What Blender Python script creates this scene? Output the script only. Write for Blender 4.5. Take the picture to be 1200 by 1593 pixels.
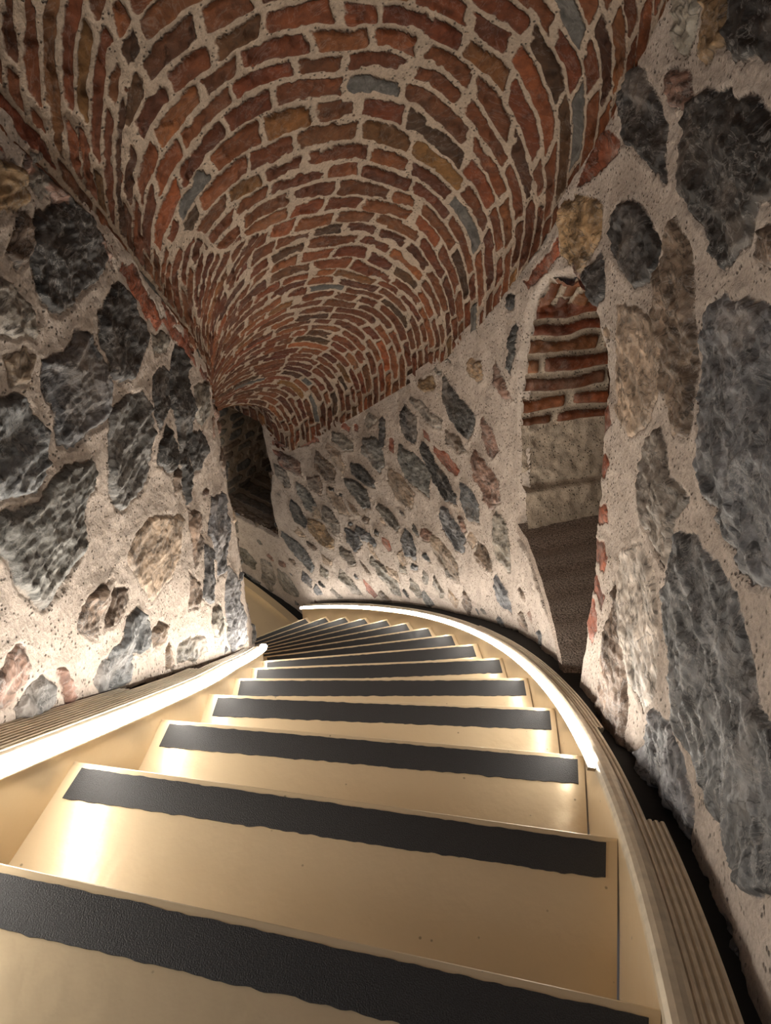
import bpy, bmesh, math
import numpy as np
from mathutils import Vector

# ------------------------------------------------------------------ camera, world, exposure
scene = bpy.context.scene
for o in list(bpy.data.objects): bpy.data.objects.remove(o)
cam_d = bpy.data.cameras.new('camera'); cam = bpy.data.objects.new('camera', cam_d)
scene.collection.objects.link(cam); scene.camera = cam
cam_d.sensor_fit = 'VERTICAL'; cam_d.sensor_height = 36.0; cam_d.lens = 36.0*1150/1593.0
cam_d.clip_start = 0.02; cam_d.clip_end = 60
cam.location = (0, 0, 0); cam.rotation_euler = (math.radians(90-39), 0, 0)
scene.view_settings.view_transform = 'Standard'; scene.view_settings.look = 'None'
scene.view_settings.gamma = 1.0; scene.view_settings.use_curve_mapping = False
scene.view_settings.exposure = 0.0
LED_POWER = 48.0; LED_WATT = 7.0; UPPER_FILL_WATT = 1.7; LOWER_FILL_WATT = 5.0; CEIL_WATT = 0
w = bpy.data.worlds.new('stairwell_air'); scene.world = w; w.use_nodes = True
w.node_tree.nodes['Background'].inputs[0].default_value = (.80, .86, 1.0, 1)
w.node_tree.nodes['Background'].inputs[1].default_value = 0.15

def area_lamp(name, loc, target, size, watt, color):
    d = bpy.data.lights.new(name, 'AREA'); d.shape = 'DISK'; d.size = size; d.energy = watt; d.color = color
    o = bpy.data.objects.new(name, d); scene.collection.objects.link(o); o.location = loc
    o.rotation_euler = (Vector(target)-Vector(loc)).to_track_quat('-Z', 'Y').to_euler()
    return o
# added fill light for the upper stair, above and behind the photographer
area_lamp('upper_fill_light', (-.35, -.55, .62), (-.05, 1.6, -.9), .35, UPPER_FILL_WATT, (1.0, .97, .95))

# added fill light round the corner, brightening the landing and its recess
pl = bpy.data.lights.new('lower_fill_light', 'POINT'); pl.energy = LOWER_FILL_WATT; pl.color = (1.0, .84, .62); pl.shadow_soft_size = .06
po = bpy.data.objects.new('lower_fill_light', pl); scene.collection.objects.link(po); po.location = (-1.47, 3.58, -3.30)

# ------------------------------------------------------------------ helpers
C = scene.collection
def tag(o, label=None, cat=None, group=None, kind=None):
    if label: o['label'] = label
    if cat: o['category'] = cat
    if group: o['group'] = group
    if kind: o['kind'] = kind
    return o
def empty(name, loc, label, cat, group=None):
    o = bpy.data.objects.new(name, None); C.objects.link(o); o.location = loc; o.empty_display_size = .05
    return tag(o, label, cat, group)
def mesh_obj(name, verts, faces, mat, parent=None, smooth=False):
    me = bpy.data.meshes.new(name); me.from_pydata([tuple(map(float, v)) for v in verts], [], faces); me.update()
    if smooth: me.polygons.foreach_set('use_smooth', [True]*len(me.polygons))
    o = bpy.data.objects.new(name, me); C.objects.link(o); me.materials.append(mat)
    bm = bmesh.new(); bm.from_mesh(me); bmesh.ops.recalc_face_normals(bm, faces=bm.faces); bm.to_mesh(me); bm.free()
    if parent is not None:
        o.parent = parent; o.matrix_parent_inverse.identity(); 
        off = Vector(parent.location); me.transform(__import__('mathutils').Matrix.Translation(-off))
    return o
def grid_obj(name, P, mat, keep=None, sd=None, tint=None, smooth=True, parent=None):
    n, m = P.shape[:2]; idx = np.arange(n*m).reshape(n, m)
    q = np.stack([idx[:-1, :-1], idx[1:, :-1], idx[1:, 1:], idx[:-1, 1:]], -1).reshape(-1, 4)
    if keep is not None: q = q[keep.reshape(-1)]
    used = np.unique(q); mp = -np.ones(n*m, int); mp[used] = np.arange(len(used)); q = mp[q]
    V = P.reshape(-1, 3)[used]
    me = bpy.data.meshes.new(name)
    me.vertices.add(len(V)); me.vertices.foreach_set('co', V.astype(np.float32).ravel())
    me.loops.add(len(q)*4); me.loops.foreach_set('vertex_index', q.astype(np.int32).ravel())
    me.polygons.add(len(q)); me.polygons.foreach_set('loop_start', np.arange(0, len(q)*4, 4, dtype=np.int32))
    me.polygons.foreach_set('loop_total', np.full(len(q), 4, dtype=np.int32))
    me.update(calc_edges=True); me.validate()
    me.polygons.foreach_set('use_smooth', np.full(len(q), smooth))
    if sd is not None:
        a = me.attributes.new('edge_distance', 'FLOAT', 'POINT'); a.data.foreach_set('value', sd.reshape(-1)[used].astype(np.float32))
    if tint is not None:
        a = me.attributes.new('stone_colour', 'FLOAT_COLOR', 'POINT')
        c = np.c_[tint.reshape(-1, 3)[used], np.ones(len(used))]; a.data.foreach_set('color', c.astype(np.float32).ravel())
    o = bpy.data.objects.new(name, me); C.objects.link(o); me.materials.append(mat)
    return o

# numpy value noise
def _hash(ix, iy, iz, seed):
    n = (ix*73856093) ^ (iy*19349663) ^ (iz*83492791) ^ (seed*2654435)
    n = (n ^ (n >> 13)) & 0x7fffffff
    n = (n*(n*n*15731+789221)+1376312589) & 0x7fffffff
    return n/float(0x7fffffff)*2-1
def vnoise(p, seed=0):
    i = np.floor(p).astype(np.int64); f = p-i; f = f*f*f*(f*(f*6-15)+10); r = 0
    for dx in (0, 1):
        wx = f[..., 0] if dx else 1-f[..., 0]
        for dy in (0, 1):
            wy = f[..., 1] if dy else 1-f[..., 1]
            for dz in (0, 1):
                wz = f[..., 2] if dz else 1-f[..., 2]
                r = r+wx*wy*wz*_hash(i[..., 0]+dx, i[..., 1]+dy, i[..., 2]+dz, seed)
    return r
def fbm(p, sc, octv=3, seed=0, gain=.5):
    r = 0; a = 1; tot = 0; q = p*sc
    for k in range(octv):
        r = r+a*vnoise(q+17.3*k, seed+k); tot += a; a *= gain; q = q*2.03
    return r/tot
def ridge(p, sc, octv=3, seed=0):
    r = 0; a = 1; tot = 0; q = p*sc
    for k in range(octv):
        r = r+a*(1-2*np.abs(vnoise(q+11.1*k, seed+k))); tot += a; a *= .55; q = q*2.1
    return r/tot
def sstep(a, b, x):
    t = np.clip((x-a)/(b-a), 0, 1); return t*t*(3-2*t)
def grid_normals(P, toward):
    du = np.gradient(P, axis=0); dv = np.gradient(P, axis=1); n = np.cross(du, dv)
    n /= np.maximum(np.linalg.norm(n, axis=-1, keepdims=True), 1e-12)
    s = np.sign((n*(toward-P)).sum(-1, keepdims=True)); s[s == 0] = 1
    return n*s

# ------------------------------------------------------------------ plan of the spiral stair (metres, eye of the photographer at 0,0,0)
RISE = .2
CX = (1.57742584e-04, -1.14008296e-02, 7.49405660e-02, 2.27598039e-01)
CY = (-1.02647897e-05, -2.81045752e-03, 2.59662459e-01, 2.33415033e-01)
S_TAB = np.linspace(-4, 23, 2701)
def Rc(s): return np.stack([np.polyval(CX, s), np.polyval(CY, s)], -1)
def nrm(s):
    t = np.stack([np.polyval(np.polyder(CX), s), np.polyval(np.polyder(CY), s)], -1)
    t /= np.linalg.norm(t, axis=-1, keepdims=True)
    return np.stack([t[..., 1], -t[..., 0]], -1)
def nd(s):
    a = np.radians(-11.5+2.9*np.asarray(s, float)); return np.stack([np.cos(a), np.sin(a)], -1)
def nos(s): return -.75-.2*np.minimum(s, 15.)
def offo(s): return np.interp(s, [-3, 0, 2, 4, 6, 8, 10, 14, 15.5, 18], [.10, .10, .09, .11, .15, .13, .125, .11, .09, .08])
def offi(s): return np.interp(s, [3, 4, 5, 6, 7, 8, 14], [.12, .10, .075, .035, 0, -.01, -.02])
def hso(s): return np.interp(s, [3, 4, 5, 6, 7, 8, 9, 14.6, 15.6, 17], [1.66, 1.64, 1.60, 1.54, 1.44, 1.37, 1.33, 1.32, 1.50, 1.48])
def hsi(s): return np.interp(s, [3, 4, 6, 7], [1.18, 1.18, 1.16, 1.14])
def einner(s): return np.interp(s, [4, 5, 6, 8], [0, .01, .03, .04])
def wout(s): s = np.asarray(s, float); return Rc(s)+offo(s)[..., None]*nrm(s)
def win(s): s = np.asarray(s, float); return Rc(s)-(.74+offi(s))[..., None]*nd(s)
def Lc(s): s = np.asarray(s, float); return Rc(s)-(.74-einner(s))[..., None]*nd(s)
def arclen(fn):
    p = fn(S_TAB); d = np.r_[0, np.cumsum(np.linalg.norm(np.diff(p, axis=0), axis=1))]
    return d-np.interp(0, S_TAB, d)
U_OUT = arclen(wout); U_IN = arclen(win)

# ------------------------------------------------------------------ materials
def new_mat(name):
    m = bpy.data.materials.new(name); m.use_nodes = True; nt = m.node_tree
    return m, nt, nt.nodes['Principled BSDF']
def N(nt, kind, **kw):
    n = nt.nodes.new(kind)
    for k, v in kw.items():
        if k in n.inputs: n.inputs[k].default_value = v
        else: setattr(n, k, v)
    return n
def mathn(nt, op, a, b=None, c=None, clamp=False):
    n = nt.nodes.new('ShaderNodeMath'); n.operation = op; n.use_clamp = clamp
    for i, x in enumerate((a, b, c)):
        if x is None: continue
        if isinstance(x, (int, float)): n.inputs[i].default_value = x
        else: nt.links.new(x, n.inputs[i])
    return n.outputs[0]
def mixc(nt, fac, a, b, mode='MIX'):
    n = nt.nodes.new('ShaderNodeMix'); n.data_type = 'RGBA'; n.blend_type = mode
    for sock, x in ((n.inputs[0], fac), (n.inputs[6], a), (n.inputs[7], b)):
        if isinstance(x, (int, float)): sock.default_value = x
        elif isinstance(x, tuple): sock.default_value = x
        else: nt.links.new(x, sock)
    return n.outputs[2]
def ramp(nt, x, stops):
    n = nt.nodes.new('ShaderNodeValToRGB'); nt.links.new(x, n.inputs[0])
    e = n.color_ramp.elements
    while len(e) < len(stops): e.new(.5)
    for i, (p, c) in enumerate(stops):
        e[i].position = p; e[i].color = c if isinstance(c, tuple) else (c, c, c, 1)
    return n.outputs[0]
def masonry(name, mortar, mortar_dark, vein=.9, stretch=(1, 1, 1), rough=.9, warp=.004, stone_gloss=.6, crackamt=.3, smear=.22):
    m, nt, b = new_mat(name); L = nt.links.new
    geo = N(nt, 'ShaderNodeTexCoord').outputs['Object']
    sd = N(nt, 'ShaderNodeAttribute', attribute_name='edge_distance').outputs['Fac']
    tint = N(nt, 'ShaderNodeAttribute', attribute_name='stone_colour').outputs['Color']
    def noise(sc, det=4, rgh=.6, vec=geo, dist=0):
        n = N(nt, 'ShaderNodeTexNoise'); n.inputs['Scale'].default_value = sc; n.inputs['Detail'].default_value = det
        n.inputs['Roughness'].default_value = rgh; n.inputs['Distortion'].default_value = dist; L(vec, n.inputs['Vector']); return n.outputs['Fac']
    mp = N(nt, 'ShaderNodeMapping'); mp.inputs['Scale'].default_value = stretch; mp.inputs['Rotation'].default_value = (.4, .3, .2)
    L(geo, mp.inputs['Vector']); sv = mp.outputs[0]
    n1 = noise(90, 3); e = mathn(nt, 'MULTIPLY_ADD', mathn(nt, 'SUBTRACT', n1, .5), warp*2, sd)
    mask = mathn(nt, 'MULTIPLY_ADD', e, 1/.003, .5, clamp=True)
    # mortar
    nm = noise(14, 5); nf = noise(160, 4, .7)
    vor = N(nt, 'ShaderNodeTexVoronoi'); vor.inputs['Scale'].default_value = 105; L(geo, vor.inputs['Vector'])
    pit = mathn(nt, 'MULTIPLY', ramp(nt, vor.outputs['Distance'], [(.12, 1.0), (.30, 0.0)]), ramp(nt, noise(34, 2), [(.44, 0.), (.53, 1.)]))
    mc = mixc(nt, ramp(nt, nm, [(.3, 0.), (.7, 1.)]), mortar, mortar_dark)
    mc = mixc(nt, 1.0, mc, ramp(nt, nf, [(.25, .62), (.6, 1.)]), 'MULTIPLY')
    mc = mixc(nt, mathn(nt, 'MULTIPLY', pit, .7), mc, (.07, .055, .045, 1))
    # stone
    v1 = noise(9, 6, .62, sv, .7); v2 = noise(46, 5, .65, sv); v3 = noise(6, 3)
    sc = mixc(nt, 1.0, tint, ramp(nt, v1, [(.30, 1-vein*.62), (.5, 1.0), (.70, 1+vein*.9)]), 'MULTIPLY')
    sc = mixc(nt, 1.0, sc, ramp(nt, v2, [(.28, .68), (.5, 1.), (.72, 1.3)]), 'MULTIPLY')
    cr = noise(13, 3, .6, sv, 1.0); ca = mathn(nt, 'ABSOLUTE', mathn(nt, 'SUBTRACT', cr, .5))
    crack = ramp(nt, ca, [(.0, .30), (.03, 1.)])
    sc = mixc(nt, crackamt, sc, mixc(nt, 1.0, sc, crack, 'MULTIPLY'))
    vn = noise(7, 5, .7, sv, 2.2); va = mathn(nt, 'ABSOLUTE', mathn(nt, 'SUBTRACT', vn, .52))
    sc = mixc(nt, mathn(nt, 'MULTIPLY', ramp(nt, va, [(.0, 1.), (.02, 0.)]), .35*crackamt), sc, (.42, .40, .38, 1))
    sc = mixc(nt, mathn(nt, 'MULTIPLY', ramp(nt, v3, [(.55, 0.), (.75, 1.)]), smear), sc, mortar_dark)
    L(mixc(nt, mask, mc, sc), b.inputs['Base Color'])
    L(mathn(nt, 'MULTIPLY_ADD', mask, stone_gloss-rough, rough), b.inputs['Roughness'])
    b.inputs['Specular IOR Level'].default_value = .35
    # relief
    bump = N(nt, 'ShaderNodeBump'); bump.inputs['Distance'].default_value = 1.0; bump.inputs['Strength'].default_value = 1.0
    hm = mathn(nt, 'MULTIPLY_ADD', nf, .0035, mathn(nt, 'MULTIPLY', pit, -.004))
    hs = mathn(nt, 'MULTIPLY_ADD', v2, .0026, mathn(nt, 'MULTIPLY', v1, .0065))
    hh = mathn(nt, 'ADD', mathn(nt, 'MULTIPLY', mask, hs), mathn(nt, 'MULTIPLY', mathn(nt, 'SUBTRACT', 1, mask), hm))
    L(hh, bump.inputs['Height']); L(bump.outputs[0], b.inputs['Normal'])
    return m
M_STONE = masonry('rubble_masonry', (.53, .455, .395, 1), (.41, .345, .295, 1), vein=1.05, stretch=(1, 1, 1.5), crackamt=1., smear=.38, stone_gloss=.55)
M_BRICK = masonry('brick_masonry', (.43, .335, .255, 1), (.32, .25, .19, 1), vein=.38, smear=.05, warp=.0045, stone_gloss=.85)
M_NICHE = masonry('niche_masonry', (.47, .39, .305, 1), (.34, .275, .21, 1), vein=.6)

def cream_paint():
    m, nt, b = new_mat('cream_painted_metal'); L = nt.links.new
    geo = N(nt, 'ShaderNodeTexCoord').outputs['Object']
    n = N(nt, 'ShaderNodeTexNoise'); n.inputs['Scale'].default_value = 45; n.inputs['Detail'].default_value = 3; L(geo, n.inputs['Vector'])
    n2 = N(nt, 'ShaderNodeTexNoise'); n2.inputs['Scale'].default_value = 7; n2.inputs['Detail'].default_value = 5; L(geo, n2.inputs['Vector'])
    sp = N(nt, 'ShaderNodeTexVoronoi'); sp.inputs['Scale'].default_value = 26; L(geo, sp.inputs['Vector'])
    speck = ramp(nt, sp.outputs['Distance'], [(.035, 1.), (.06, 0.)])
    c = mixc(nt, n2.outputs['Fac'], (.64, .505, .325, 1), (.73, .59, .395, 1))
    c = mixc(nt, mathn(nt, 'MULTIPLY', speck, .6), c, (.10, .07, .045, 1))
    L(c, b.inputs['Base Color'])
    L(mathn(nt, 'MULTIPLY_ADD', n2.outputs['Fac'], .12, .26), b.inputs['Roughness'])
    b.inputs['Metallic'].default_value = .25
    bp = N(nt, 'ShaderNodeBump'); bp.inputs['Distance'].default_value = .0016; bp.inputs['Strength'].default_value = .5
    L(n.outputs['Fac'], bp.inputs['Height']); L(bp.outputs[0], b.inputs['Normal'])
    return m
M_CREAM = cream_paint()
def simple(name, col, rough=.5, metal=0, noise=0, nscale=300, bump=0, spec=.5):
    m, nt, b = new_mat(name); b.inputs['Base Color'].default_value = (*col, 1); b.inputs['Roughness'].default_value = rough
    b.inputs['Metallic'].default_value = metal; b.inputs['Specular IOR Level'].default_value = spec
    if noise or bump:
        geo = N(nt, 'ShaderNodeTexCoord').outputs['Object']
        n = N(nt, 'ShaderNodeTexNoise'); n.inputs['Scale'].default_value = nscale; n.inputs['Detail'].default_value = 3; nt.links.new(geo, n.inputs['Vector'])
        if noise:
            nt.links.new(mixc(nt, 1., (*col, 1), ramp(nt, n.outputs['Fac'], [(.3, 1-noise), (.7, 1+noise)]), 'MULTIPLY'), b.inputs['Base Color'])
        if bump:
            bp = N(nt, 'ShaderNodeBump'); bp.inputs['Distance'].default_value = bump; nt.links.new(n.outputs['Fac'], bp.inputs['Height'])
            nt.links.new(bp.outputs[0], b.inputs['Normal'])
    return m
M_GRIP = simple('black_grit_tape', (.022, .022, .024), .62, noise=.45, nscale=700, bump=.0012, spec=.6)
M_FLUTE = simple('champagne_fluted_metal', (.66, .575, .44), .36, .35, noise=.12, nscale=60)
M_GAP_SHADE = simple('black_gap_shade', (.008, .008, .008), .9)  # near-black colour put in for the shade of the open gaps
M_CARPET = simple('dark_sill_matting', (.27, .22, .185), .97, noise=.7, nscale=260, bump=.004, spec=.1)
M_CAP = simple('dull_end_cap', (.30, .25, .18), .5, .3)
def emit(name, col, st):
    m, nt, b = new_mat(name); b.inputs['Base Color'].default_value = (.8, .8, .8, 1)
    b.inputs['Emission Color'].default_value = (*col, 1); b.inputs['Emission Strength'].default_value = st; return m
M_LED = emit('led_diffuser', (1.0, .93, .83), LED_POWER)

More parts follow.
